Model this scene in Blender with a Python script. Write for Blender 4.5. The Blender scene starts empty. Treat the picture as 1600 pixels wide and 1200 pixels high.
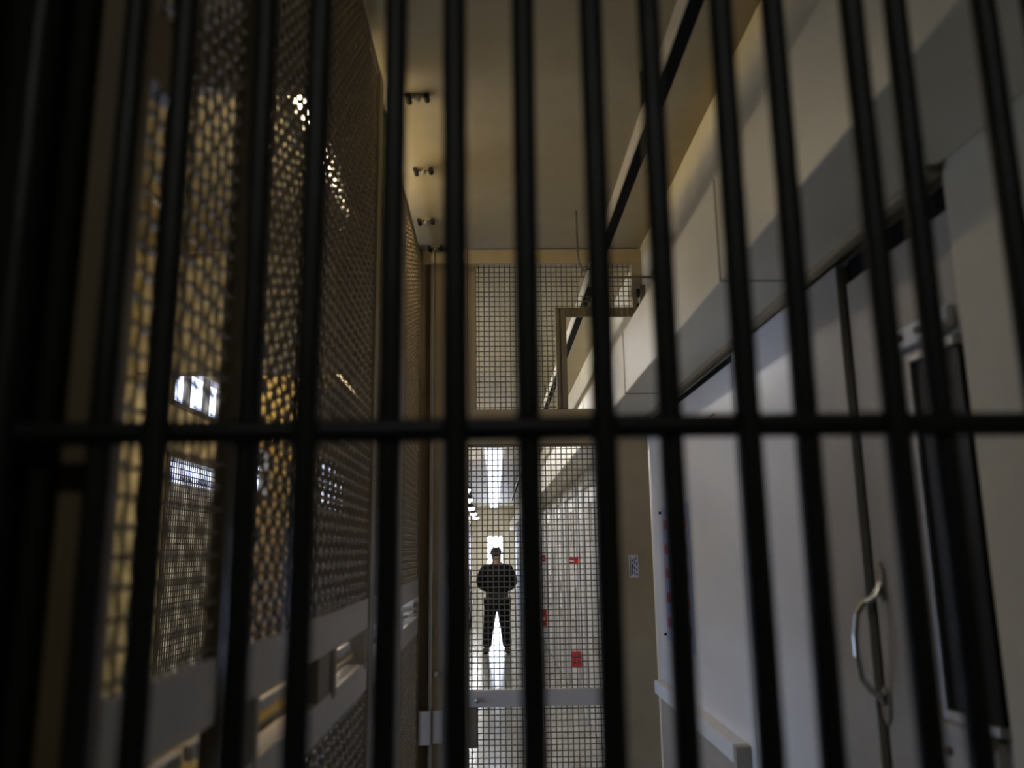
import bpy, math, random
from mathutils import Vector, Matrix
random.seed(7)
S = bpy.context.scene
COL = S.collection
H = 1.78                      # eye height: all z values below are relative to the eye, H is added on build

# ------------------------------------------------------------------ camera
cd = bpy.data.cameras.new('camera'); cam = bpy.data.objects.new('camera', cd); COL.objects.link(cam)
cam.matrix_world = Matrix(((0.99969142, 0.00835189, -0.02339472, 0),
                           (-0.02130152, -0.19627827, -0.98031683, 0),
                           (-0.01277937, 0.98051267, -0.19603979, H),
                           (0, 0, 0, 1)))
cd.sensor_width = 36; cd.lens = 36 * 1288.6 / 1600
cd.clip_start = 0.05; cd.clip_end = 200
cd.dof.use_dof = True; cd.dof.focus_distance = 8.0; cd.dof.aperture_fstop = 2.0; cd.dof.aperture_blades = 9
S.camera = cam
# ------------------------------------------------------------------ world, exposure
w = bpy.data.worlds.new('world'); S.world = w; w.use_nodes = True
w.node_tree.nodes['Background'].inputs[0].default_value = (0.02, 0.022, 0.03, 1)
w.node_tree.nodes['Background'].inputs[1].default_value = 0.0
S.view_settings.view_transform = 'Standard'; S.view_settings.look = 'None'
S.view_settings.gamma = 1; S.view_settings.exposure = 0.0
S.view_settings.use_curve_mapping = False
# light strengths, all in one place
L_TUBE = 88.0      # warm tube behind the mesh partition
L_TUBEFILL = 45.0      # added second tube, out of sight, warms the gallery
L_BULB = 60.0       # pendant bowls in the far hall
L_PANEL = 1.6       # far hall ceiling panels
L_WIN = 9.0         # daylight windows in the gallery
L_WINFILL = 12.5     # added unseen gallery window, brightens the right wall
L_HALLFILL = 95.0        # added hidden tubes, brighten the hall just beyond the gate
L_FARDOOR = 30.0    # daylight through far door
L_CELL = 14.0        # lamp behind the viewer

# ------------------------------------------------------------------ materials
def mat(name, col, rough=0.6, metal=0.0, var=0.10, scale=6.0, bump=0.0, bscale=60.0, emit=None, estr=0, stretch=(1, 1, 1), spec=0.5, stain=None):
    m = bpy.data.materials.new(name); m.use_nodes = True
    nt = m.node_tree; b = nt.nodes['Principled BSDF']
    b.inputs['Roughness'].default_value = rough; b.inputs['Metallic'].default_value = metal
    b.inputs['Specular IOR Level'].default_value = spec
    tc = nt.nodes.new('ShaderNodeTexCoord'); mp = nt.nodes.new('ShaderNodeMapping')
    mp.inputs['Scale'].default_value = stretch
    nt.links.new(tc.outputs['Object'], mp.inputs[0])
    n = nt.nodes.new('ShaderNodeTexNoise'); n.inputs['Scale'].default_value = scale; n.inputs['Detail'].default_value = 5
    nt.links.new(mp.outputs[0], n.inputs['Vector'])
    r = nt.nodes.new('ShaderNodeValToRGB'); r.color_ramp.elements[0].position = 0.3; r.color_ramp.elements[1].position = 0.7
    lo = [c * (1 - var) for c in col]; hi = [min(1, c * (1 + var)) for c in col]
    if stain: lo = stain
    r.color_ramp.elements[0].color = (*lo, 1); r.color_ramp.elements[1].color = (*hi, 1)
    nt.links.new(n.outputs['Fac'], r.inputs[0]); nt.links.new(r.outputs[0], b.inputs['Base Color'])
    if bump:
        n2 = nt.nodes.new('ShaderNodeTexNoise'); n2.inputs['Scale'].default_value = bscale; n2.inputs['Detail'].default_value = 4
        nt.links.new(mp.outputs[0], n2.inputs['Vector'])
        bp = nt.nodes.new('ShaderNodeBump'); bp.inputs['Strength'].default_value = bump; bp.inputs['Distance'].default_value = 0.004
        nt.links.new(n2.outputs['Fac'], bp.inputs['Height']); nt.links.new(bp.outputs[0], b.inputs['Normal'])
    if emit:
        b.inputs['Emission Color'].default_value = (*emit, 1); b.inputs['Emission Strength'].default_value = estr
    return m

M = dict(
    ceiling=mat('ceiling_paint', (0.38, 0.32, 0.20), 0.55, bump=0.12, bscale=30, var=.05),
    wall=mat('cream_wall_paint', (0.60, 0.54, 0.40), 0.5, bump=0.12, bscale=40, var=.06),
    yellow=mat('warm_tinted_wall_paint', (0.62, 0.50, 0.24), 0.6, bump=0.15, var=.12, scale=3),  # cream paint, with the warm lamplight put into its colour
    duct=mat('duct_cream_enamel', (0.68, 0.61, 0.46), 0.38, bump=0.1, bscale=12, var=.04, scale=3),
    white=mat('white_door_enamel', (0.72, 0.71, 0.70), 0.36, bump=0.1, bscale=14, var=.04, scale=2.5),
    beige=mat('beige_jamb_enamel', (0.36, 0.325, 0.275), 0.45, bump=0.08, var=.07),
    tan=mat('tan_gate_paint', (0.34, 0.27, 0.165), 0.5, bump=0.1, var=.08),
    doorframe=mat('pale_grey_frame_paint', (0.52, 0.52, 0.53), 0.45, var=.05),
    darktan=mat('dark_tan_steel', (0.17, 0.135, 0.085), 0.5, bump=0.1, var=.12),
    rail=mat('taupe_rail_paint', (0.50, 0.455, 0.41), 0.42, bump=0.1, bscale=90, var=.06),
    wire=mat('brown_painted_wire', (0.20, 0.145, 0.08), 0.42, var=.12, scale=30),
    gwire=mat('grey_brown_gate_wire', (0.15, 0.13, 0.10), 0.5, var=.1, scale=30),
    bar=mat('black_bar_enamel', (0.007, 0.0075, 0.008), 0.46, var=.35, scale=30, bump=0.5, bscale=40, stretch=(1, 1, .25), spec=.32),
    blackpaint=mat('black_matt_paint', (0.010, 0.009, 0.008), 0.75, var=.3, spec=.2),
    black=mat('gap_shade_black', (0.006, 0.006, 0.006), 0.8, spec=.1),  # solid black standing in for shade in door gaps and recess
    brownplate=mat('brown_lock_plate', (0.15, 0.105, 0.055), 0.5, var=.08),
    trackblack=mat('track_black_rubber', (0.008, 0.008, 0.009), 0.8, spec=.1),
    chrome=mat('worn_nickel', (0.55, 0.53, 0.50), 0.22, metal=1, var=.1, scale=40),
    steel=mat('dull_zinc', (0.45, 0.44, 0.42), 0.4, metal=.8, var=.1, scale=30),
    floor=mat('polished_concrete', (0.33, 0.32, 0.28), 0.16, var=.18, scale=2.2, spec=.6),
    glass=mat('dark_safety_glass', (0.006, 0.006, 0.008), 0.3, var=.2, spec=.15),
    red=mat('red_enamel', (0.55, 0.02, 0.02), 0.5, var=.1),
    signblue=mat('pale_blue_card', (0.42, 0.50, 0.72), 0.5, var=.04),
    signtag=mat('silver_label', (0.62, 0.64, 0.66), 0.35, var=.05, scale=50),
    ink=mat('dark_blue_ink', (0.05, 0.07, 0.16), 0.6),
    cloth=mat('dark_navy_uniform_cloth', (0.006, 0.0065, 0.011), 0.9, var=.2, scale=30, spec=.2),
    trouser=mat('dark_green_grey_trouser_cloth', (0.007, 0.0075, 0.009), 0.9, var=.2, scale=30, spec=.2),
    leather=mat('black_leather', (0.01, 0.01, 0.01), 0.45, var=.2),
    skin=mat('skin_tone', (0.42, 0.24, 0.17), 0.6, var=.06, scale=20),
    hair=mat('short_dark_hair', (0.03, 0.025, 0.02), 0.8, var=.3, scale=80),
    shade=mat('dark_lamp_shade', (0.05, 0.05, 0.05), 0.5),
    cart=mat('grey_cart_paint', (0.16, 0.17, 0.18), 0.5, var=.1),
    tube=mat('glowing_warm_tube', (1, .95, .8), 0.4, var=0, emit=(1.0, 0.82, 0.50), estr=L_TUBE),
    tube3=mat('added_hall_fill', (1, .95, .8), 0.4, var=0, emit=(0.92, 0.94, 0.98), estr=L_HALLFILL),
    tube2=mat('added_amber_fill', (1, .95, .8), 0.4, var=0, emit=(1.0, 0.74, 0.34), estr=L_TUBEFILL),
    bowl=mat('glowing_lamp_bowl', (1, 1, 1), 0.4, var=0, emit=(0.95, 0.96, 1.0), estr=L_BULB),
    panel=mat('glowing_ceiling_panel', (1, 1, 1), 0.4, var=0, emit=(0.72, 0.78, 1.0), estr=L_PANEL),
    win=mat('daylit_glass', (.8, .85, 1), 0.4, var=0, emit=(0.60, 0.70, 1.0), estr=L_WIN),
    winlow=mat('dim_frosted_glass', (.6, .6, .6), 0.5, var=.1, emit=(0.78, 0.70, 0.50), estr=.5),
    winfill=mat('added_window_fill', (.8, .85, 1), 0.4, var=0, emit=(0.50, 0.66, 1.0), estr=L_WINFILL),
    fardoor=mat('daylight_beyond_door', (1, 1, 1), 0.4, var=0, emit=(0.72, 0.80, 1.0), estr=L_FARDOOR),
    celllamp=mat('glowing_cell_lamp', (1, 1, 1), 0.4, var=0, emit=(0.9, 0.95, 0.9), estr=L_CELL),
)

# ------------------------------------------------------------------ mesh helpers
class MB:
    def __init__(s): s.v = []; s.f = []
    def box(s, x0, x1, y0, y1, z0, z1):
        n = len(s.v)
        s.v += [(x, y, z + H) for x in (x0, x1) for y in (y0, y1) for z in (z0, z1)]
        s.f += [tuple(n + i for i in q) for q in ((0, 1, 3, 2), (4, 6, 7, 5), (0, 4, 5, 1), (2, 3, 7, 6), (0, 2, 6, 4), (1, 5, 7, 3))]
        return s
    def prism(s, pts, axis, a, b):
        # pts: outline in the two other axes (in x,y,z order), extruded from a to b along axis
        n = len(s.v); k = len(pts)
        for t in (a, b):
            for p in pts:
                q = list(p); q.insert('xyz'.index(axis), t); s.v.append((q[0], q[1], q[2] + H))
        s.f.append(tuple(range(n, n + k))); s.f.append(tuple(range(n + 2 * k - 1, n + k - 1, -1)))
        for i in range(k): s.f.append((n + i, n + (i + 1) % k, n + k + (i + 1) % k, n + k + i))
        return s
    def tube(s, path, r, seg=8, rs=None, cap=True):
        n0 = len(s.v); P = [Vector(p) for p in path]; up = Vector((0.0123, 0.031, 1))
        for i, p in enumerate(P):
            d = (P[min(i + 1, len(P) - 1)] - P[max(i - 1, 0)]).normalized()
            if abs(d.dot(up.normalized())) > .95: up = Vector((1, 0.02, 0.03))
            a = d.cross(up).normalized(); b = d.cross(a).normalized(); up = -b
            rr = rs[i] if rs else r
            for j in range(seg):
                t = 2 * math.pi * j / seg; q = p + a * math.cos(t) * rr + b * math.sin(t) * rr
                s.v.append((q.x, q.y, q.z + H))
        for i in range(len(P) - 1):
            for j in range(seg):
                a0 = n0 + i * seg + j; a1 = n0 + i * seg + (j + 1) % seg
                s.f.append((a0, a1, a1 + seg, a0 + seg))
        if cap:
            s.f.append(tuple(n0 + j for j in range(seg))[::-1]); m = n0 + (len(P) - 1) * seg
            s.f.append(tuple(m + j for j in range(seg)))
        return s
    def lathe(s, c, prof, seg=20):
        # prof: (radius, dz) from bottom to top round the z axis at c
        n0 = len(s.v)
        for r, dz in prof:
            for j in range(seg):
                t = 2 * math.pi * j / seg; s.v.append((c[0] + r * math.cos(t), c[1] + r * math.sin(t), c[2] + dz + H))
        for i in range(len(prof) - 1):
            for j in range(seg):
                a0 = n0 + i * seg + j; a1 = n0 + i * seg + (j + 1) % seg
                s.f.append((a0, a1, a1 + seg, a0 + seg))
        s.f.append(tuple(n0 + j for j in range(seg))[::-1]); m = n0 + (len(prof) - 1) * seg
        s.f.append(tuple(m + j for j in range(seg)))
        return s
def _build(s, name, m, parent=None, bevel=0, smooth=False, origin=None):
    me = bpy.data.meshes.new(name); off = Vector((0, 0, 0))
    if parent is not None:
        p = parent
        while p is not None: off += p.location; p = p.parent
    elif origin: off = Vector(origin)
    me.from_pydata([(x - off.x, y - off.y, z - off.z) for x, y, z in s.v], [], s.f)
    me.materials.append(M[m] if isinstance(m, str) else m)
    if smooth: me.polygons.foreach_set('use_smooth', [True] * len(me.polygons))
    me.update(); me.validate()
    o = bpy.data.objects.new(name, me); COL.objects.link(o)
    if parent is not None: o.parent = parent
    elif origin: o.location = origin
    if bevel:
        b = o.modifiers.new('bevel', 'BEVEL'); b.width = bevel; b.segments = 2; b.limit_method = 'ANGLE'
    return o
MB.build = _build

def thing(name, label, cat, loc, group=None):
    o = bpy.data.objects.new(name, None); COL.objects.link(o)
    o.location = (loc[0], loc[1], loc[2] + H); o.empty_display_size = .05
    o['label'] = label; o['category'] = cat
    if group: o['group'] = group
    return o
def tag(o, label, cat, group=None):
    o['label'] = label; o['category'] = cat
    if group: o['group'] = group
    return o
def struct(o): o['kind'] = 'structure'; return o
def copy_tree(o, parent=None):
    c = o.copy(); COL.objects.link(c); c.parent = parent
    for ch in list(o.children): copy_tree(ch, c)
    return c

def woven(u0, u1, v0, v1, pitch, r, place, amp=None, seg=4, sub=2, clip=None):
    """wire cloth: wires along v at every pitch in u and along u at every pitch in v, woven over and under.
    place(u, v, n) -> xyz (n is the offset out of the plane)."""
    amp = r * .5 if amp is None else amp
    m = MB()
    def run(pts, clipf):
        cur = []
        for p in pts:
            ok = clipf is None or clipf(p[0], p[1])
            if ok: cur.append(p)
            else:
                if len(cur) > 1: m.tube([place(*q) for q in cur], r, seg, cap=False)
                cur = []
        if len(cur) > 1: m.tube([place(*q) for q in cur], r, seg, cap=False)
    nu = int(round((u1 - u0) / pitch)); nv = int(round((v1 - v0) / pitch))
    pu = (u1 - u0) / nu; pv = (v1 - v0) / nv
    for i in range(nu):
        u = u0 + (i + .5) * pu; sg = 1 if i % 2 else -1
        run([(u, v0 + k * pv / sub, sg * amp * math.sin(math.pi * (k / sub))) for k in range(nv * sub + 1)], clip)
    for j in range(nv):
        v = v0 + (j + .5) * pv; sg = 1 if j % 2 else -1
        run([(u0 + k * pu / sub, v, sg * amp * math.sin(math.pi * (k / sub))) for k in range(nu * sub + 1)], clip)
    return m

XL = -0.438     # plane of the mesh partition, left
XR = 0.952      # right wall
ZC = 1.88       # ceiling
ZF = -1.78      # floor
YG = 5.0        # mesh gate across the hall
YE = 38.0       # end of the hall

# ================================================================== THE SETTING
struct(MB().box(-2.6, 1.6, -1.6, YE + .3, ZF - .1, ZF).build('floor', 'floor'))
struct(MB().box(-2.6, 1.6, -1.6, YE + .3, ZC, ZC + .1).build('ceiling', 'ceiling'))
# outer gallery wall with openings for the windows
def wall_with_holes(x0, x1, y0, y1, z0, z1, holes):
    m = MB(); ys = sorted({y0, y1, *[h[0] for h in holes], *[h[1] for h in holes]}); zs = sorted({z0, z1, *[h[2] for h in holes], *[h[3] for h in holes]})
    for a, b in zip(ys, ys[1:]):
        for c, d in zip(zs, zs[1:]):
            if any(h[0] <= a and b <= h[1] and h[2] <= c and d <= h[3] for h in holes): continue
            m.box(x0, x1, a, b, c, d)
    return m
WINS = [(5.60, 6.80, 1.00, 1.36, 'win'), (5.60, 6.80, -.95, .68, 'winlow'), (7.45, 8.15, .50, .98, 'win'), (10.3, 12.9, .52, 1.20, 'win'), (2.9, 4.6, -1.2, .0, 'winfill')]  # last entry: unseen window added to light the right wall
struct(wall_with_holes(-2.35, -2.2, -1.6, YE, ZF, ZC, [wd[:4] for wd in WINS]).build('wall_left', 'yellow'))
for i, (y0, y1, z0, z1, g) in enumerate(WINS):
    fr = MB(); t = .035
    for b in ((y0, y1, z0, z0 + t), (y0, y1, z1 - t, z1), (y0, y0 + t, z0, z1), (y1 - t, y1, z0, z1)): fr.box(-2.29, -2.19, *b)
    n = 1 if i == 1 else max(1, int((y1 - y0) / .38))
    for k in range(1, n): fr.box(-2.27, -2.22, y0 + (y1 - y0) * k / n - .012, y0 + (y1 - y0) * k / n + .012, z0 + t, z1 - t)
    rows = {0: 1, 1: 1, 2: 2, 3: 4, 4: 5}[i]
    for k in range(1, rows): fr.box(-2.27, -2.22, y0 + t, y1 - t, z0 + (z1 - z0) * k / rows - .02, z0 + (z1 - z0) * k / rows + .02)
    o = struct(fr.build('window_%d' % (i + 1), 'darktan'))
    if g == 'winlow':
        MB().box(-2.305, -2.295, y0, y1, z0, .50).build('pane', 'winlow', o)
        MB().box(-2.305, -2.295, y0, y1, .50, z1).build('upper_pane', 'win', o)
        woven(y0, y1, z0, z1, .04, .005, lambda u, v, n: (-2.20 + n, u, v), sub=1).build('window_screen', 'gwire', o)
    else:
        MB().box(-2.305, -2.295, y0, y1, z0, z1).build('pane', g, o)
# beam across the gallery at the gate
struct(MB().box(-2.2, XL - .06, YG + .02, YG + .16, 1.10, ZC).build('trim_1', 'wall'))
struct(MB().box(-2.2, XL - .05, 2.74, 2.80, 1.655, ZC).build('added_baffle_beam', 'beige'))  # cross beam added to keep lamp light off the near end
# wall between gallery and far hall
struct(MB().box(-1.10, -.98, 6.6, YE, ZF, ZC).build('wall_inner', 'wall'))
# end wall with the bright doorway
struct(MB().box(-.98, -.29, YE, YE + .15, ZF, ZC).box(.37, 1.3, YE, YE + .15, ZF, ZC).box(-.29, .37, YE, YE + .15, .56, ZC).build('wall_end', 'wall'))
dd = struct(MB().box(-.33, -.29, YE - .03, YE + .15, ZF, .60).box(.37, .41, YE - .03, YE + .15, ZF, .60).box(-.29, .37, YE - .03, YE + .15, .56, .60).build('door_9', 'white'))
MB().box(-.29, .37, YE + .12, YE + .14, ZF, .56).build('daylight_pane', 'fardoor', dd)

# right wall: above the duct, near pier, jamb pier
rw = MB().box(XR, 1.10, -1.6, 1.60, ZF, ZC).box(XR, 1.10, 1.60, YE, .80, ZC).box(1.05, 1.10, 1.60, 2.15, ZF, .80)
rw.box(XR + .03, 1.10, 2.47, 7.0, ZF, .80)
struct(rw.build('wall_right', 'wall'))
struct(MB().box(XR - .004, 1.06, 2.152, 2.468, ZF, .755).build('trim_2', 'beige', bevel=.003))
struct(MB().box(XR - .03, XR, 1.60, YG - .05, .765, .79).build('trim_3', 'tan', bevel=.003))
# boxed duct running along the right wall
du = thing('duct', 'cream boxed duct running along the right wall over the doors', 'duct', (.8, 1.2, .785))
MB().box(.690, XR - .002, -1.4, YE, .785, 1.118).build('duct_casing', 'duct', du, bevel=.006)
for i, y in enumerate((2.36, 4.20, 6.2, 8.3, 10.4, 12.5)):
    MB().box(.6875, .6905, y, y + .006, .785, 1.112).box(.689, XR - .002, y, y + .006, .7825, .7855).build('seam', 'darktan', du)
# doors on the right
d1 = struct(MB().box(XR + .012, XR + .05, 1.615, 2.130, ZF + .01, .695).build('door_1', 'beige', bevel=.004))
MB().box(XR + .03, XR + .05, 1.60, 2.15, .695, .765).build('door_recess_shade', 'black', d1)  # black panel painted in for the shade over the door
MB().box(XR + .018, XR + .05, 2.131, 2.151, ZF + .01, .695).build('door_gap_shade', 'black', d1)  # black backing strip stands for the shade in the side gap
h = MB()
hp = [(XR + .010, 2.085, -.085), (XR - .008, 2.087, -.125), (XR - .035, 2.09, -.14), (XR - .055, 2.095, -.17), (XR - .062, 2.10, -.22), (XR - .060, 2.105, -.27), (XR - .050, 2.11, -.325), (XR - .028, 2.115, -.352), (XR - .008, 2.118, -.365), (XR + .010, 2.12, -.395)]
h.tube(hp, .008, 10, rs=[.004, .010, .008, .0075, .008, .008, .0075, .008, .010, .004])
h.prism([(2.068, -.06), (2.085, -.045), (2.102, -.06), (2.104, -.12), (2.086, -.14), (2.070, -.12)], 'x', XR + .004, XR + .013)
h.prism([(2.100, -.36), (2.118, -.345), (2.136, -.36), (2.136, -.41), (2.118, -.435), (2.102, -.41)], 'x', XR + .004, XR + .013)
o = h.build('handle', 'chrome', d1, smooth=False, bevel=.002); o['label'] = 'curved worn nickel pull handle'
wf = MB()
for b in ((1.80, 1.815, -.36, .42), (1.617, 1.80, .40, .42), (1.617, 1.80, -.36, -.34)): wf.box(XR - .012, XR + .014, *b)
wf.build('window_frame', 'steel', d1, bevel=.003)
MB().box(XR - .002, XR + .013, 1.617, 1.80, -.34, .40).build('glass', 'glass', d1)
MB().box(XR - .004, XR + .014, 1.64, 1.895, .445, .49).box(XR - .02, XR - .002, 1.64, 1.895, .435, .452).build('upper_plate', 'white', d1, bevel=.003)
upl = bpy.data.objects['upper_plate']
MB().box(XR - .004, XR + .014, 1.64, 1.875, -.62, -.37).box(XR - .022, XR - .002, 1.64, 1.875, -.385, -.362).build('lower_plate', 'rail', d1, bevel=.003)
lpl = bpy.data.objects['lower_plate']
for y, z in ((1.835, .466), (1.757, .466), (1.815, -.425), (1.73, -.425)):
    MB().tube([(XR - .012, y, z), (XR - .003, y, z)], .009, 10).build('bolt', 'darktan', upl if z > 0 else lpl)
d2 = struct(MB().box(XR, XR + .028, 2.475, 3.19, ZF + .01, .760).build('door_2', 'white', bevel=.003))
d3 = struct(MB().box(XR, XR + .028, 3.20, 4.995, ZF + .01, .722).build('door_3', 'white', bevel=.003))
MB().box(XR + .020, XR + .028, 3.20, 4.995, .722, .765).build('door_gap_shade', 'black', d3)  # shadow gap above the door, drawn as a black strip
MB().box(XR - .003, XR + .001, 3.48, 3.98, .555, .562).build('seam', 'darktan', d3)
# far hall right side: cell doors in frames
yy = 5.35; k = 4
while yy < 36:
    w0 = 1.35
    fr = MB()
    fr.box(XR, 1.06, yy, yy + .10, ZF, .785).box(XR, 1.06, yy + .10 + w0, yy + .20 + w0, ZF, .785).box(XR, 1.06, yy + .1, yy + .1 + w0, .62, .785)
    if k <= 8:
        o = struct(fr.build('door_%d' % k, 'doorframe', bevel=.004))
    else:
        o = struct(fr.build('door_%d' % (k + 1), 'doorframe', bevel=.004))
    MB().box(XR + .03, 1.06, yy + .1, yy + .1 + w0, ZF, .62).build('door_leaf', 'white', o)
    MB().box(XR + .015, XR + .032, yy + .2, yy + .55, .05, .45).box(XR + .015, XR + .032, yy + .8, yy + 1.2, .05, .45).build('vision_panel', 'rail', o)
    MB().box(XR - .01, XR + .02, yy + .22, yy + .25, -.60, -.46).build('pull', 'rail', o)
    MB().box(XR + .015, XR + .032, yy + .5, yy + 1.0, -1.0, -.86).build('food_slot', 'rail', o)
    struct(MB().box(XR + .02, 1.08, yy + .2 + w0, yy + 2.2, ZF, .785).build('wall_right_bay', 'white'))
    yy += 2.2; k += 1
struct(MB().box(XR + .02, 1.08, 5.10, 5.35, ZF, .785).build('wall_right_bay', 'white'))
struct(MB().box(XR, XR + .1, yy, YE, ZF, .785).build('wall_right_end', 'white'))

# ================================================================== BARRED GATE (near)
bg = thing('barred_gate', 'black round steel bars with a cross bar, close to the viewer', 'gate', (0.08, .885, ZF))
bars = [(-.597, .86), (-.514, .860), (-.4175, .885), (-.3515, .862), (-.2645, .885), (-.1955, .862), (-.1125, .885), (-.040, .860), (.040, .885), (.117, .860), (.1925, .885), (.272, .862), (.3415, .885), (.4295, .862), (.494, .885), (.586, .862), (.665, .885), (.74, .862), (.82, .885), (.90, .862)]
for i, (x, y) in enumerate(bars):
    zt = .783 if x > .67 else ZC
    z = [ZF + k * (zt - ZF) / 24 for k in range(25)]
    pth = [(x + .0012 * math.sin(2.1 * i + 3 * q), y + .001 * math.cos(1.3 * i + 2 * q), q) for q in z]
    MB().tube(pth, .0138, 20).build('vertical_bar', 'bar', bg, smooth=True)
cb = MB().tube([(x, .8735 + .0008 * math.sin(x * 9), .126 + .0015 * math.sin(x * 6)) for x in [-.62 + .04 * k for k in range(40)]], .0128, 18).build('cross_bar', 'bar', bg, smooth=True)
# black steel stile and cell front left of the bars
st = thing('gate_post', 'black steel post plate between bars and wire partition at far left', 'post', (-.6, .95, ZF))
MB().box(-.94, -.482, .925, .945, ZF, ZC).box(-.50, -.482, .90, .925, ZF, ZC).build('face_plate', 'blackpaint', st, bevel=.002)
struct(MB().box(-2.2, -.94, .90, 1.0, ZF, ZC).build('wall_front', 'blackpaint'))
post = thing('partition_post', 'brown painted corner post between black plate and first wire panel', 'post', (-.46, .96, ZF))
MB().box(-.482, -.425, .928, .955, ZF, ZC).build('post_face', 'brownplate', post, bevel=.002)

# ================================================================== WIRE PARTITION, LEFT
def partition(label, y0, y1, stile, ztop, r=.0041):
    t = thing('wire_partition_panel', label, 'wire partition', (XL, (y0 + y1) / 2, ZF), 'wire partition panels along the left side')
    PI_ = .036
    woven(y0, y1, -.165, ztop, PI_, r, lambda u, v, n: (XL - .008 + n, u, v), seg=5).build('upper_wire_mesh', 'wire', t, smooth=True)
    woven(y0, y1, ZF + .06, -.455, PI_, r, lambda u, v, n: (XL - .008 + n, u, v), seg=5).build('lower_wire_mesh', 'wire', t, smooth=True)
    MB().box(XL - .022, XL, y0, y1, -.262, -.162).build('upper_rail', 'rail', t, bevel=.002)
    MB().box(XL - .022, XL, y0, y1, -.462, -.372).build('lower_rail', 'rail', t, bevel=.002)
    MB().box(XL - .022, XL, y0, y1, ZF, ZF + .07).build('bottom_rail', 'rail', t, bevel=.002)
    MB().box(XL - .012, XL + .004, y0, y1, ztop - .004, ztop + .022).build('top_rail', 'darktan', t, bevel=.002)
    MB().box(XL - .024, XL + .006, y1 - .012, y1 + stile - .012, ZF, ztop + .02).build('stile', 'tan' if stile > .05 else 'darktan', t, bevel=.002)
    return t
def slot(t, y0, y1, brackets):
    # pass slot between the rails: sliding bar on brackets, flat shelf behind
    MB().box(XL - .060, XL - .046, y0, y1, -.325, -.300).build('slide_bar', 'rail', t, bevel=.002)
    MB().tube([(XL - .035, y0, -.345), (XL - .035, y1, -.345)], .009, 10).build('slide_rod', 'darktan', t, smooth=True)
    MB().box(XL - .075, XL - .018, y0, y1, -.378, -.372).build('slot_shelf', 'white', t)
    for y in brackets:
        MB().prism([(XL - .08, -.262), (XL + .004, -.262), (XL + .004, -.385), (XL - .03, -.40), (XL - .08, -.372)], 'y', y, y + .012).build('bracket', 'rail', t, bevel=.001)
p1 = partition('narrow blurred wire panel nearest the bars with a brown plate at its top', .965, 1.385, .022, 1.84)
MB().box(XL - .02, XL + .006, .955, 1.045, .60, .70).build('lock_plate', 'brownplate', p1, bevel=.002)
slot(p1, .98, 1.37, [1.05])
woven(.98, 1.37, -.372, -.262, .02, .003, lambda u, v, n: (XL - .09 + n, u, v), sub=1).build('slot_screen', 'wire', p1)
p2 = partition('wide wire panel in the middle of the left partition with pass slots under the mesh', 1.41, 2.975, .085, 1.84, r=.0046)
slot(p2, 1.41, 2.96, [1.60, 2.34, 2.36, 2.90])
MB().box(XL - .06, XL - .004, 1.52, 1.60, -.40, -.262).build('slide_block', 'darktan', p2, bevel=.003)
MB().box(XL - .05, XL - .004, 2.18, 2.33, -.38, -.262).build('slide_block', 'darktan', p2, bevel=.003)
p3 = partition('farthest wire panel next to the mesh gate, with a pale narrow post', 3.075, 4.885, .012, 1.76)
slot(p3, 3.09, 4.87, [4.05, 4.55])
MB().box(XL - .02, XL + .012, 3.72, 3.90, ZF, 1.70).build('pale_post', 'beige', p3, bevel=.003)

# ================================================================== MESH GATE ACROSS THE HALL
g = thing('mesh_gate', 'tan steel frame gate of square wire mesh closing the hall ahead', 'gate', (.25, YG, ZF))
for nm, bx in (('jamb', (-.385, -.152, YG - .02, YG + .05, ZF, ZC - .001)), ('header', (-.151, XR - .001, YG - .02, YG + .05, 1.775, 1.868)),
               ('stile', (-.151, -.100, YG - .02, YG + .05, .839, 1.775)), ('stile', (.885, XR - .001, YG - .02, YG + .05, 1.40, 1.775)),
               ('transom', (-.151, .627, YG - .02, YG + .05, .625, .838)), ('jamb', (.628, .940, YG - .022, YG + .05, ZF, .783))):
    MB().box(*bx).build(nm, 'tan', g, bevel=.004)
MB().box(-.370, -.362, YG - .045, YG - .02, ZF, 1.86).box(-.300, -.294, YG - .03, YG - .02, ZF, 1.6).build('jamb_bead', 'beige', g, bevel=.002)
MB().box(-.47, -.386, YG + .0, YG + .05, ZF, ZC - .002).box(-.475, -.465, 4.90, YG, ZF, ZC - .002).build('gap_lining', 'brownplate', g)  # dark fill added so no bright strip shows through the gap
# perforated L-shaped track strip around the duct notch
tr = MB().box(.395, .420, YG - .03, YG - .012, .838, 1.481).box(.430, .462, YG - .03, YG - .012, .838, 1.481).box(.395, .462, YG - .02, YG - .0, .838, 1.481)
tr.build('notch_channel', 'darktan', g, bevel=.002)
tr = MB()
tr.box(.462, .885, YG - .03, YG - .012, 1.42, 1.481)
for kk in range(12): tr.box(.475 + kk * .034, .485 + kk * .034, YG - .036, YG - .03, 1.422, 1.479)
tr.build('notch_channel', 'darktan', g, bevel=.002)
cl = lambda u, v: ((u < .40) or v > 1.475) and not (.565 < u < .655 and 1.575 < v < 1.68)
woven(-.100, .885, .838, 1.775, .0325, .0033, lambda u, v, n: (u, YG + .01 + n, v), clip=cl).build('upper_wire_mesh', 'gwire', g, smooth=True)
MB().box(-.16, -.150, YG - .01, YG + .03, ZF, .625).box(.622, .634, YG - .01, YG + .03, ZF, .625).box(-.15, .622, YG - .01, YG + .03, .610, .625).build('door_edge', 'darktan', g, bevel=.002)
MB().box(-.150, .622, YG - .018, YG + .03, -.885, -.793).build('lock_rail', 'rail', g, bevel=.003)
woven(-.150, .622, -.793, .612, .0325, .0033, lambda u, v, n: (u, YG + .01 + n, v)).build('middle_wire_mesh', 'gwire', g, smooth=True)
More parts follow.
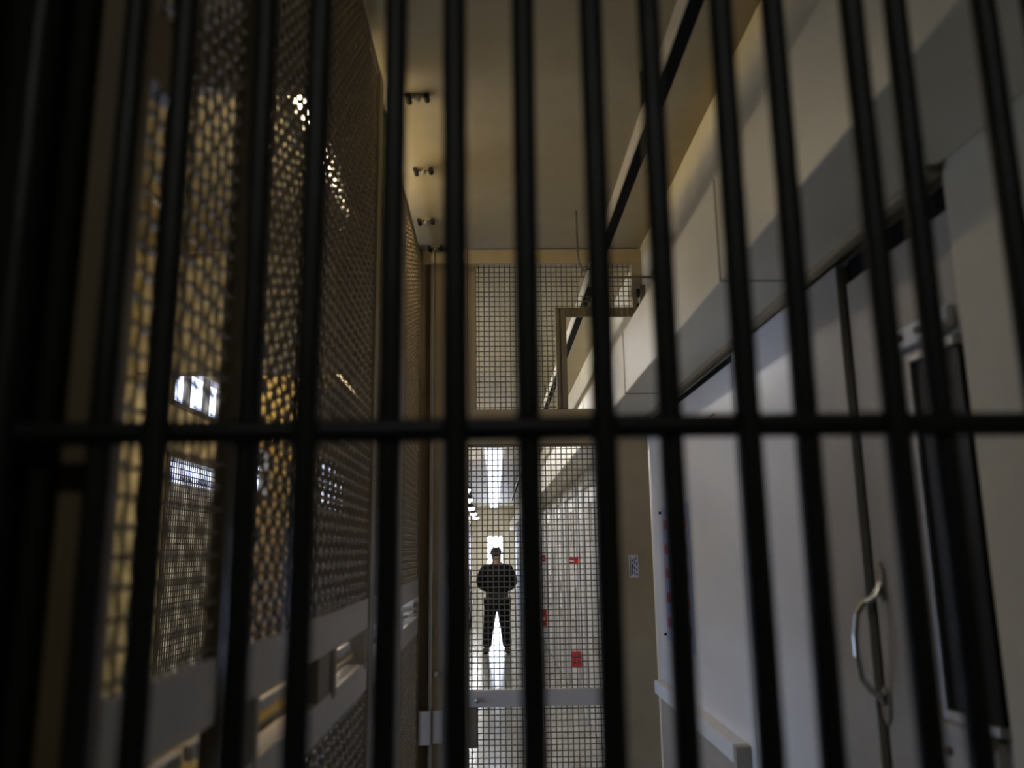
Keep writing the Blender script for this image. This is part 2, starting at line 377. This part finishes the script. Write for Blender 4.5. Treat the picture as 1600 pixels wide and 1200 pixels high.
woven(-.150, .622, ZF + .05, -.885, .0325, .0033, lambda u, v, n: (u, YG + .01 + n, v)).build('lower_wire_mesh', 'gwire', g, smooth=True)
MB().box(-.150, -.104, YG - .035, YG + .02, -1.10, -.885).build('lock_box', 'darktan', g, bevel=.004)
MB().tube([(-.105, YG - .05, -.845), (-.105, YG - .015, -.845)], .014, 12).build('knob', 'steel', g, smooth=True)
MB().tube([(-.335, YG - .045, -.70), (-.335, YG - .018, -.70)], .016, 12).build('jamb_knob', 'tan', g, smooth=True)
MB().box(-.435, -.368, YG - .06, YG - .02, -1.075, -.895).box(-.358, -.300, YG - .045, YG - .02, -1.07, -.895).build('hinge', 'rail', g, bevel=.003)
tg = MB().box(.797, .852, YG - .026, YG - .0225, -.175, -.045).build('label_plate', 'signtag', None, origin=(.82, YG - .024, -.11 + H))
tag(tg, 'small silver label with dark figures on the tan right jamb of the mesh gate', 'label')
ik = MB()
for (a, b, c, d) in ((.803, .808, -.165, -.055), (.812, .82, -.155, -.135), (.812, .822, -.12, -.095), (.814, .819, -.135, -.12), (.812, .82, -.085, -.07), (.826, .832, -.16, -.14), (.826, .834, -.13, -.11), (.826, .831, -.10, -.06), (.838, .846, -.165, -.15), (.838, .845, -.14, -.12), (.839, .846, -.105, -.085), (.838, .843, -.075, -.055)):
    ik.box(a, b, YG - .0268, YG - .0258, c, d)
ik.build('printing', 'ink', tg)

# ================================================================== OVERHEAD DOOR TRACK AND FITTINGS
tk = thing('overhead_track', 'long overhead door track, pale side strip over a black underside', 'track', (.6, 2.0, 1.6))
MB().box(.582, .592, 1.0, YE - 10, 1.59, 1.665).build('side_strip', 'duct', tk, bevel=.002)
MB().box(.592, .640, 1.0, YE - 10, 1.595, 1.65).build('black_channel', 'trackblack', tk)
for y in (1.2, 3.0, 7.0, 9.5, 12, 16): MB().box(.60, .63, y, y + .02, 1.65, ZC).build('hanger', 'darktan', tk)
r1 = MB().tube([(.482, 4.4, ZC), (.484, 4.4, 1.62), (.492, 4.4, 1.56), (.515, 4.41, 1.53), (.545, 4.42, 1.54), (.583, 4.43, 1.60)], .006, 8).build('hanger_rod', 'darktan', smooth=True)
tag(r1, 'thin bent rod dropping from the ceiling to the overhead track', 'rod')
r2 = thing('track_tie', 'horizontal tie rod joining the overhead track to the right wall', 'rod', (.8, 4.6, 1.55))
MB().tube([(.585, 4.6, 1.552), (.94, 4.6, 1.552)], .008, 8).build('tie_bar', 'darktan', r2, smooth=True)
MB().box(.567, .581, 4.585, 4.615, 1.50, 1.60).build('end_plate', 'steel', r2)
MB().box(.935, XR, 4.58, 4.62, 1.50, 1.60).build('end_plate', 'steel', r2)
jb = thing('pulley_box', 'dark pulley fitting on the right wall beside the mesh gate top', 'pulley', (.935, 4.9, 1.50))
MB().box(.915, XR, 4.88, 4.95, 1.44, 1.60).build('plate', 'darktan', jb, bevel=.003)
MB().tube([(.90, 4.90, 1.55), (.915, 4.90, 1.55)], .028, 14).build('wheel', 'blackpaint', jb)
MB().tube([(.90, 4.92, 1.47), (.915, 4.92, 1.47)], .02, 12).build('wheel', 'blackpaint', jb)
# conduit clamps on the ceiling
places = ['nearest of the row', 'second from the bars', 'third from the bars', 'beside the gate jamb']
proto = None
for i, (x, y) in enumerate(((-.312, 3.168), (-.345, 3.851), (-.385, 4.50), (-.36, 4.93))):
    if proto is None:
        c = thing('ceiling_clamp', 'x', 'clamp', (x, y, ZC), 'clamps on the ceiling over the partition')
        MB().box(x - .045, x + .05, y - .012, y + .012, ZC - .016, ZC).build('base_strap', 'darktan', c, bevel=.002)
        MB().tube([(x - .03, y - .03, ZC - .022), (x - .03, y + .03, ZC - .022)], .012, 10).build('saddle', 'blackpaint', c)
        MB().tube([(x + .045, y - .02, ZC - .018), (x + .045, y + .02, ZC - .018)], .013, 10).build('saddle', 'blackpaint', c)
        MB().tube([(x + .008, y, ZC - .035), (x + .008, y, ZC - .01)], .012, 6).build('nut', 'steel', c)
        proto = c
    else:
        c = copy_tree(proto); c.location = (x, y, ZC + H)
    c['label'] = 'small dark metal clamp on the ceiling, ' + places[i]
cn = MB().tube([(-1.80, 1.1, ZC - .03), (-1.80, 5.0, ZC - .03)], .016, 10).build('ceiling_conduit', 'yellow', smooth=True)
tag(cn, 'yellowish conduit pipe running along the ceiling behind the wire partition', 'pipe')

# sign and guard on door_3
sg = MB().box(XR - .004, XR - .0005, 4.05, 4.70, -.50, .215).build('door_sign', 'signblue', None, origin=(XR, 4.4, -.14 + H))
tag(sg, 'pale blue notice with red lines fixed to the white door, half hidden by a bar', 'sign')
rd = MB()
for z in (.12, -.01, -.14, -.27, -.40):
    pass
    rd = MB().prism([(4.66, z - .028), (4.10, z - .028), (4.10, z + .02), (4.2, z + .028), (4.25, z + .008), (4.33, z + .028), (4.38, z - .008), (4.46, z + .028), (4.52, z + .005), (4.6, z + .028), (4.66, z + .02)], 'x', XR - .0055, XR - .0038)
    rd.build('red_lettering', 'red', sg)
for z in (.19, -.475): MB().tube([(XR - .012, 4.735, z), (XR, 4.735, z)], .008, 8).build('sign_bolt', 'blackpaint', sg)
gr = thing('guard_rail', 'pale box rail projecting low from the white door on the right', 'rail', (.9, 3.6, -.8))
MB().box(.893, XR - .0005, 3.30, 4.85, -.800, -.732).build('rail_box', 'white', gr, bevel=.003)
MB().box(.893, XR - .0005, 3.262, 3.298, -1.20, -.735).build('end_post', 'beige', gr, bevel=.003)
MB().box(.925, XR - .0005, 3.30, 4.85, -1.20, -.80).build('skirt', 'beige', gr, bevel=.002)

# ================================================================== LAMPS
tb = thing('fluorescent_lamp', 'warm fluorescent tube lamp near the ceiling behind the wire partition', 'lamp', (-.775, 3.6, 1.84))
MB().box(-.83, -.72, 2.95, 4.28, 1.825, ZC).box(-.83, -.72, 4.28, 4.30, 1.72, ZC).box(-.83, -.72, 2.93, 2.95, 1.76, ZC).build('housing', 'white', tb, bevel=.003)  # deep end plates added to block the tube's light lengthwise
MB().tube([(-.775, 2.99, 1.795), (-.775, 4.26, 1.795)], .016, 12).build('glowing_tube', 'tube', tb, smooth=True)
tb2 = thing('fluorescent_lamp', 'added amber fill tube on the gallery ceiling far behind the wire partition', 'lamp', (-1.6, 8.3, 1.84))  # unseen lamp added to turn the gallery background warmer
MB().box(-1.65, -1.55, 7.0, 9.6, 1.83, ZC).build('housing', 'white', tb2, bevel=.003)
MB().tube([(-1.6, 7.04, 1.80), (-1.6, 9.56, 1.80)], .018, 12).build('glowing_tube', 'tube2', tb2, smooth=True)
for y0_, wh in ((5.9, 'nearest'), (10.4, 'middle one'), (14.6, 'farthest')):  # tubes added out of view to brighten the hall
    th = thing('hall_fill_lamp', 'added hidden fill tube on the hall ceiling beyond the gate, %s of three' % wh, 'lamp', (-.8, y0_ + 1.5, 1.84), 'added fill tubes beyond the gate')
    MB().box(-.84, -.76, y0_, y0_ + 3.0, 1.84, ZC).build('housing', 'white', th, bevel=.003)
    MB().tube([(-.80, y0_ + .04, 1.815), (-.80, y0_ + 2.96, 1.815)], .016, 10).build('glowing_tube', 'tube3', th, smooth=True)
ordn = ['nearest', 'second', 'third', 'fourth', 'farthest']
proto = None
for i, (x, y) in enumerate(((-.63, 18.0), (-.68, 21.6), (-.72, 25.9), (-.73, 30.0), (-.74, 34.0))):
    if proto is None:
        p = thing('pendant_lamp', 'x', 'lamp', (x, y, 1.27), 'row of glowing lamps in the far hall')
        MB().lathe((x, y, 1.27), [(.02, -.09), (.09, -.07), (.125, -.02), (.13, .0)], 18).build('glowing_bowl', 'bowl', p, smooth=True)
        MB().lathe((x, y, 1.27), [(.135, .0), (.13, .03), (.07, .10), (.02, .13)], 18).build('lamp_shade', 'shade', p, smooth=True)
        MB().tube([(x, y, 1.39), (x, y, ZC)], .01, 8).build('stem', 'shade', p)
        proto = p
    else:
        p = copy_tree(proto); p.location = (x, y, 1.27 + H)
    p['label'] = 'glowing round pendant lamp in the far hall, %s of the receding row of five' % ordn[i]
proto = None
for i in range(5):
    y = 15.4 + i * 4.5
    if proto is None:
        p = thing('ceiling_light', 'x', 'light', (.02, y, ZC), 'bluish panels down the far ceiling')
        MB().box(-.17, .21, y, y + 4.4, ZC - .03, ZC).build('light_frame', 'white', p)
        MB().box(-.15, .19, y + .02, y + 4.38, ZC - .034, ZC - .030).build('diffuser', 'panel', p)
        proto = p
    else:
        p = copy_tree(proto); p.location = (.02, y, ZC + H)
    p['label'] = 'long bluish ceiling light panel in the far hall, %s of the line' % ordn[i]
cl_ = thing('cell_lamp', 'small lamp behind the viewer on the cell ceiling', 'lamp', (-.3, -1.2, 1.7))
MB().box(-.7, .2, -1.30, -1.10, 1.70, 1.74).build('glowing_cover', 'celllamp', cl_)
MB().box(-.72, .22, -1.32, -1.08, 1.74, ZC).build('housing', 'white', cl_)

# ================================================================== FAR HALL THINGS
reds = [('red notice card on the far white door, nearest of the eye-height pair', 9.2, 9.75, -.18, -.10), ('tiny red notice card on the far white wall, farther of the eye-height pair', 15.4, 15.7, -.24, -.12), ('dull red box low on the far white wall, beyond the bright red one', 15.3, 15.8, -1.40, -1.10)]
for lb, y0, y1, z0, z1 in reds:
    o = MB().box(XR - .09, XR + .06, y1 - .02, y1, z0, z1).build('wall_notice', 'red', None, origin=(XR, y0, z0 + H)); tag(o, lb, 'notice')
    MB().box(XR - .08, XR - .02, y1 - .022, y1 - .0195, z0 + (z1 - z0) * .35, z0 + (z1 - z0) * .5).build('lettering', 'white', o)
rb = thing('red_rack', 'bright red three-tier rack low on the far white door', 'rack', (XR - .05, 9.5, -1.3))
for z in (-1.29, -1.23, -1.17):
    MB().box(XR - .105, XR - .005, 9.47, 9.55, z, z + .048).build('tray', 'red', rb, bevel=.003)
MB().box(XR - .115, XR + .06, 9.552, 9.57, -1.30, -1.10).build('back_plate', 'white', rb)
ct = thing('service_cart', 'dark grey service cart against the far left wall beside the person', 'cart', (-.78, 20.5, ZF))
MB().box(-.96, -.58, 19.8, 21.2, -.92, -.86).box(-.96, -.58, 19.8, 21.2, -1.45, -1.40).build('shelf', 'cart', ct)
for x in (-.95, -.60):
    for y in (19.82, 21.17): MB().tube([(x, y, ZF + .08), (x, y, -.5)], .014, 8).lathe((x, y, ZF), [(.02, 0), (.04, .02), (.04, .06), (.02, .08)], 10).build('leg', 'blackpaint', ct)
MB().box(-.94, -.62, 19.9, 20.5, -.86, -.50).build('bin', 'cart', ct, bevel=.01)
MB().box(-.93, -.64, 20.6, 21.1, -.86, -.62).build('tub', 'blackpaint', ct, bevel=.01)

# ================================================================== PERSON
PX, PY = .045, 14.9
def skin(name, pts, edges, m, parent, root=0, sub=2, fat_=1.22):
    me = bpy.data.meshes.new(name)
    me.from_pydata([(p[0], p[1], p[2]) for p in pts], edges, [])
    me.materials.append(M[m])
    o = bpy.data.objects.new(name, me); COL.objects.link(o); o.parent = parent
    mo = o.modifiers.new('skin', 'SKIN'); mo.use_smooth_shade = True
    if not me.skin_vertices: pass
    sv = me.skin_vertices[0].data
    for i, p in enumerate(pts):
        r = p[3]; r = r if isinstance(r, tuple) else (r, r); sv[i].radius = (r[0] * fat_, r[1] * fat_); sv[i].use_root = (i == root)
    s_ = o.modifiers.new('sub', 'SUBSURF'); s_.levels = sub; s_.render_levels = sub
    return o
# local frame: origin at the floor between the feet; the back is turned to the viewer (faces +y)
pe = thing('person', 'person in dark uniform standing with legs apart, back turned, in far hall', 'person', (PX, PY, ZF))
body_p = [(0, 0, .98, (.15, .10)), (0, 0, 1.12, (.14, .10)), (0, -.01, 1.30, (.17, .11)), (0, -.01, 1.44, (.15, .09)), (0, 0, 1.53, .072), (0, .005, 1.60, .066),
          (-.01, .015, 1.67, (.082, .095)), (-.012, .015, 1.745, (.086, .10)), (-.012, .01, 1.79, (.065, .075)),
          (-.20, -.01, 1.45, .065), (-.262, -.02, 1.33, .052), (-.285, 0, 1.17, .045), (-.18, .14, 1.10, .036), (-.06, .20, 1.10, .028),
          (.20, -.01, 1.45, .065), (.262, -.02, 1.33, .052), (.285, 0, 1.17, .045), (.18, .14, 1.10, .036), (.06, .20, 1.12, .028),
          (-.10, 0, .90, .095), (-.145, 0, .50, .062), (-.165, -.01, .30, .055), (-.185, 0, .09, .042), (-.20, .13, .035, .038),
          (.10, 0, .90, .095), (.135, 0, .50, .062), (.155, -.01, .30, .055), (.175, 0, .09, .042), (.19, .13, .035, .038)]
body_e = [(0, 1), (1, 2), (2, 3), (3, 4), (4, 5), (5, 6), (6, 7), (7, 8), (3, 9), (9, 10), (10, 11), (11, 12), (12, 13), (3, 14), (14, 15), (15, 16), (16, 17), (17, 18),
          (0, 19), (19, 20), (20, 21), (21, 22), (22, 23), (0, 24), (24, 25), (25, 26), (26, 27), (27, 28)]
skin('body', body_p, body_e, 'skin', pe)
jp = [(0, 0, .90, (.185, .13)), (0, 0, 1.0, (.175, .125)), (0, 0, 1.12, (.175, .125)), (0, -.01, 1.30, (.205, .14)), (0, -.01, 1.43, (.17, .115)), (0, 0, 1.51, (.085, .08)),
      (-.205, -.01, 1.42, .088), (-.275, -.02, 1.31, .078), (-.30, 0, 1.18, .068), (-.19, .13, 1.10, .056), (-.09, .19, 1.10, .046),
      (.205, -.01, 1.42, .088), (.27, -.02, 1.31, .074), (.295, 0, 1.18, .066), (.19, .13, 1.10, .056), (.09, .19, 1.12, .046)]
je = [(0, 1), (1, 2), (2, 3), (3, 4), (4, 5), (4, 6), (6, 7), (7, 8), (8, 9), (9, 10), (4, 11), (11, 12), (12, 13), (13, 14), (14, 15)]
skin('jacket', jp, je, 'cloth', pe)
tp = [(0, 0, .96, (.17, .12)), (-.10, 0, .86, .122), (-.125, 0, .68, .098), (-.145, 0, .50, .084), (-.165, -.01, .30, .076), (-.183, 0, .10, .068),
      (.10, 0, .86, .122), (.118, 0, .68, .098), (.135, 0, .50, .084), (.155, -.01, .30, .076), (.173, 0, .10, .068)]
te = [(0, 1), (1, 2), (2, 3), (3, 4), (4, 5), (0, 6), (6, 7), (7, 8), (8, 9), (9, 10)]
skin('trousers', tp, te, 'trouser', pe)
for sx in (-1, 1):
    bx = -.187 if sx < 0 else .177
    skin('boot', [(bx, -.045, .05, .05), (bx, .0, .055, .055), (bx + sx * .02, .08, .045, .047), (bx + sx * .035, .16, .036, .036), (bx, -.005, .13, .058)], [(0, 1), (1, 2), (2, 3), (1, 4)], 'leather', pe, root=1)
    # hands: palm and five separate fingers, clasped in front of the belt
    hx = .05 * sx; y0 = .215; zz = 1.10 if sx < 0 else 1.12
    pts = [(hx, y0, zz, (.026, .016)), (hx - sx * .045, y0 + .012, zz, (.034, .015))]; ed = [(0, 1)]
    for q, (dz, ln) in enumerate(((.027, .062), (.009, .072), (-.009, .068), (-.026, .052))):
        n = len(pts); bxx = hx - sx * .07
        pts += [(bxx, y0 + .014, zz + dz, .0095), (bxx - sx * ln * .5, y0 + .008, zz + dz * 1.05, .0085), (bxx - sx * ln * .85, y0 - .012, zz + dz * 1.02, .0075)]
        ed += [(1, n), (n, n + 1), (n + 1, n + 2)]
    n = len(pts); pts += [(hx - sx * .015, y0 + .0, zz + .036, .0105), (hx - sx * .045, y0 - .006, zz + .058, .009)]; ed += [(0, n), (n, n + 1)]
    skin('hand', pts, ed, 'skin', pe, sub=1)
    # ears
    ex = -.012 + sx * .098
    skin('ear', [(ex, .01, 1.68, (.008, .014)), (ex + sx * .012, .003, 1.70, (.008, .018)), (ex + sx * .012, .0, 1.725, (.008, .016))], [(0, 1), (1, 2)], 'skin', pe, sub=1)
# face turned a little to the left
skin('nose', [(-.03, .105, 1.70, .012), (-.032, .122, 1.685, .014), (-.03, .108, 1.672, .010)], [(0, 1), (1, 2)], 'skin', pe, sub=1)
skin('mouth', [(-.05, .098, 1.648, .006), (-.03, .104, 1.648, .008), (-.008, .10, 1.648, .006)], [(0, 1), (1, 2)], 'red', pe, sub=1)
for sx in (-1, 1):
    skin('eye', [(-.028 + sx * .03, .092, 1.715, .009), (-.028 + sx * .03, .098, 1.715, .009)], [(0, 1)], 'ink', pe, sub=1)
skin('hair', [(-.012, -.035, 1.63, (.070, .050)), (-.012, -.030, 1.70, (.088, .075)), (-.012, -.012, 1.76, (.093, .095)), (-.012, 0, 1.80, (.076, .088))], [(0, 1), (1, 2), (2, 3)], 'hair', pe)
bl = MB()
nseg = 28
for zb in (.955, 1.005):
    for j in range(nseg):
        t = 2 * math.pi * j / nseg; bl.v.append((PX + .20 * math.cos(t), PY + .145 * math.sin(t), ZF + zb + H))
for j in range(nseg): bl.f.append((j, (j + 1) % nseg, nseg + (j + 1) % nseg, nseg + j))
bl.f.append(tuple(range(nseg))[::-1]); bl.f.append(tuple(range(nseg, 2 * nseg)))
bl.build('belt', 'leather', pe)
z0 = ZF
MB().box(PX + .175, PX + .245, PY - .06, PY + .05, z0 + .73, z0 + .95).build('holster', 'leather', pe, bevel=.012)
MB().box(PX - .235, PX - .185, PY - .05, PY + .05, z0 + .83, z0 + .96).build('pouch', 'leather', pe, bevel=.012)
MB().box(PX + .03, PX + .12, PY - .165, PY - .135, z0 + .86, z0 + .97).build('radio_pouch', 'leather', pe, bevel=.008)
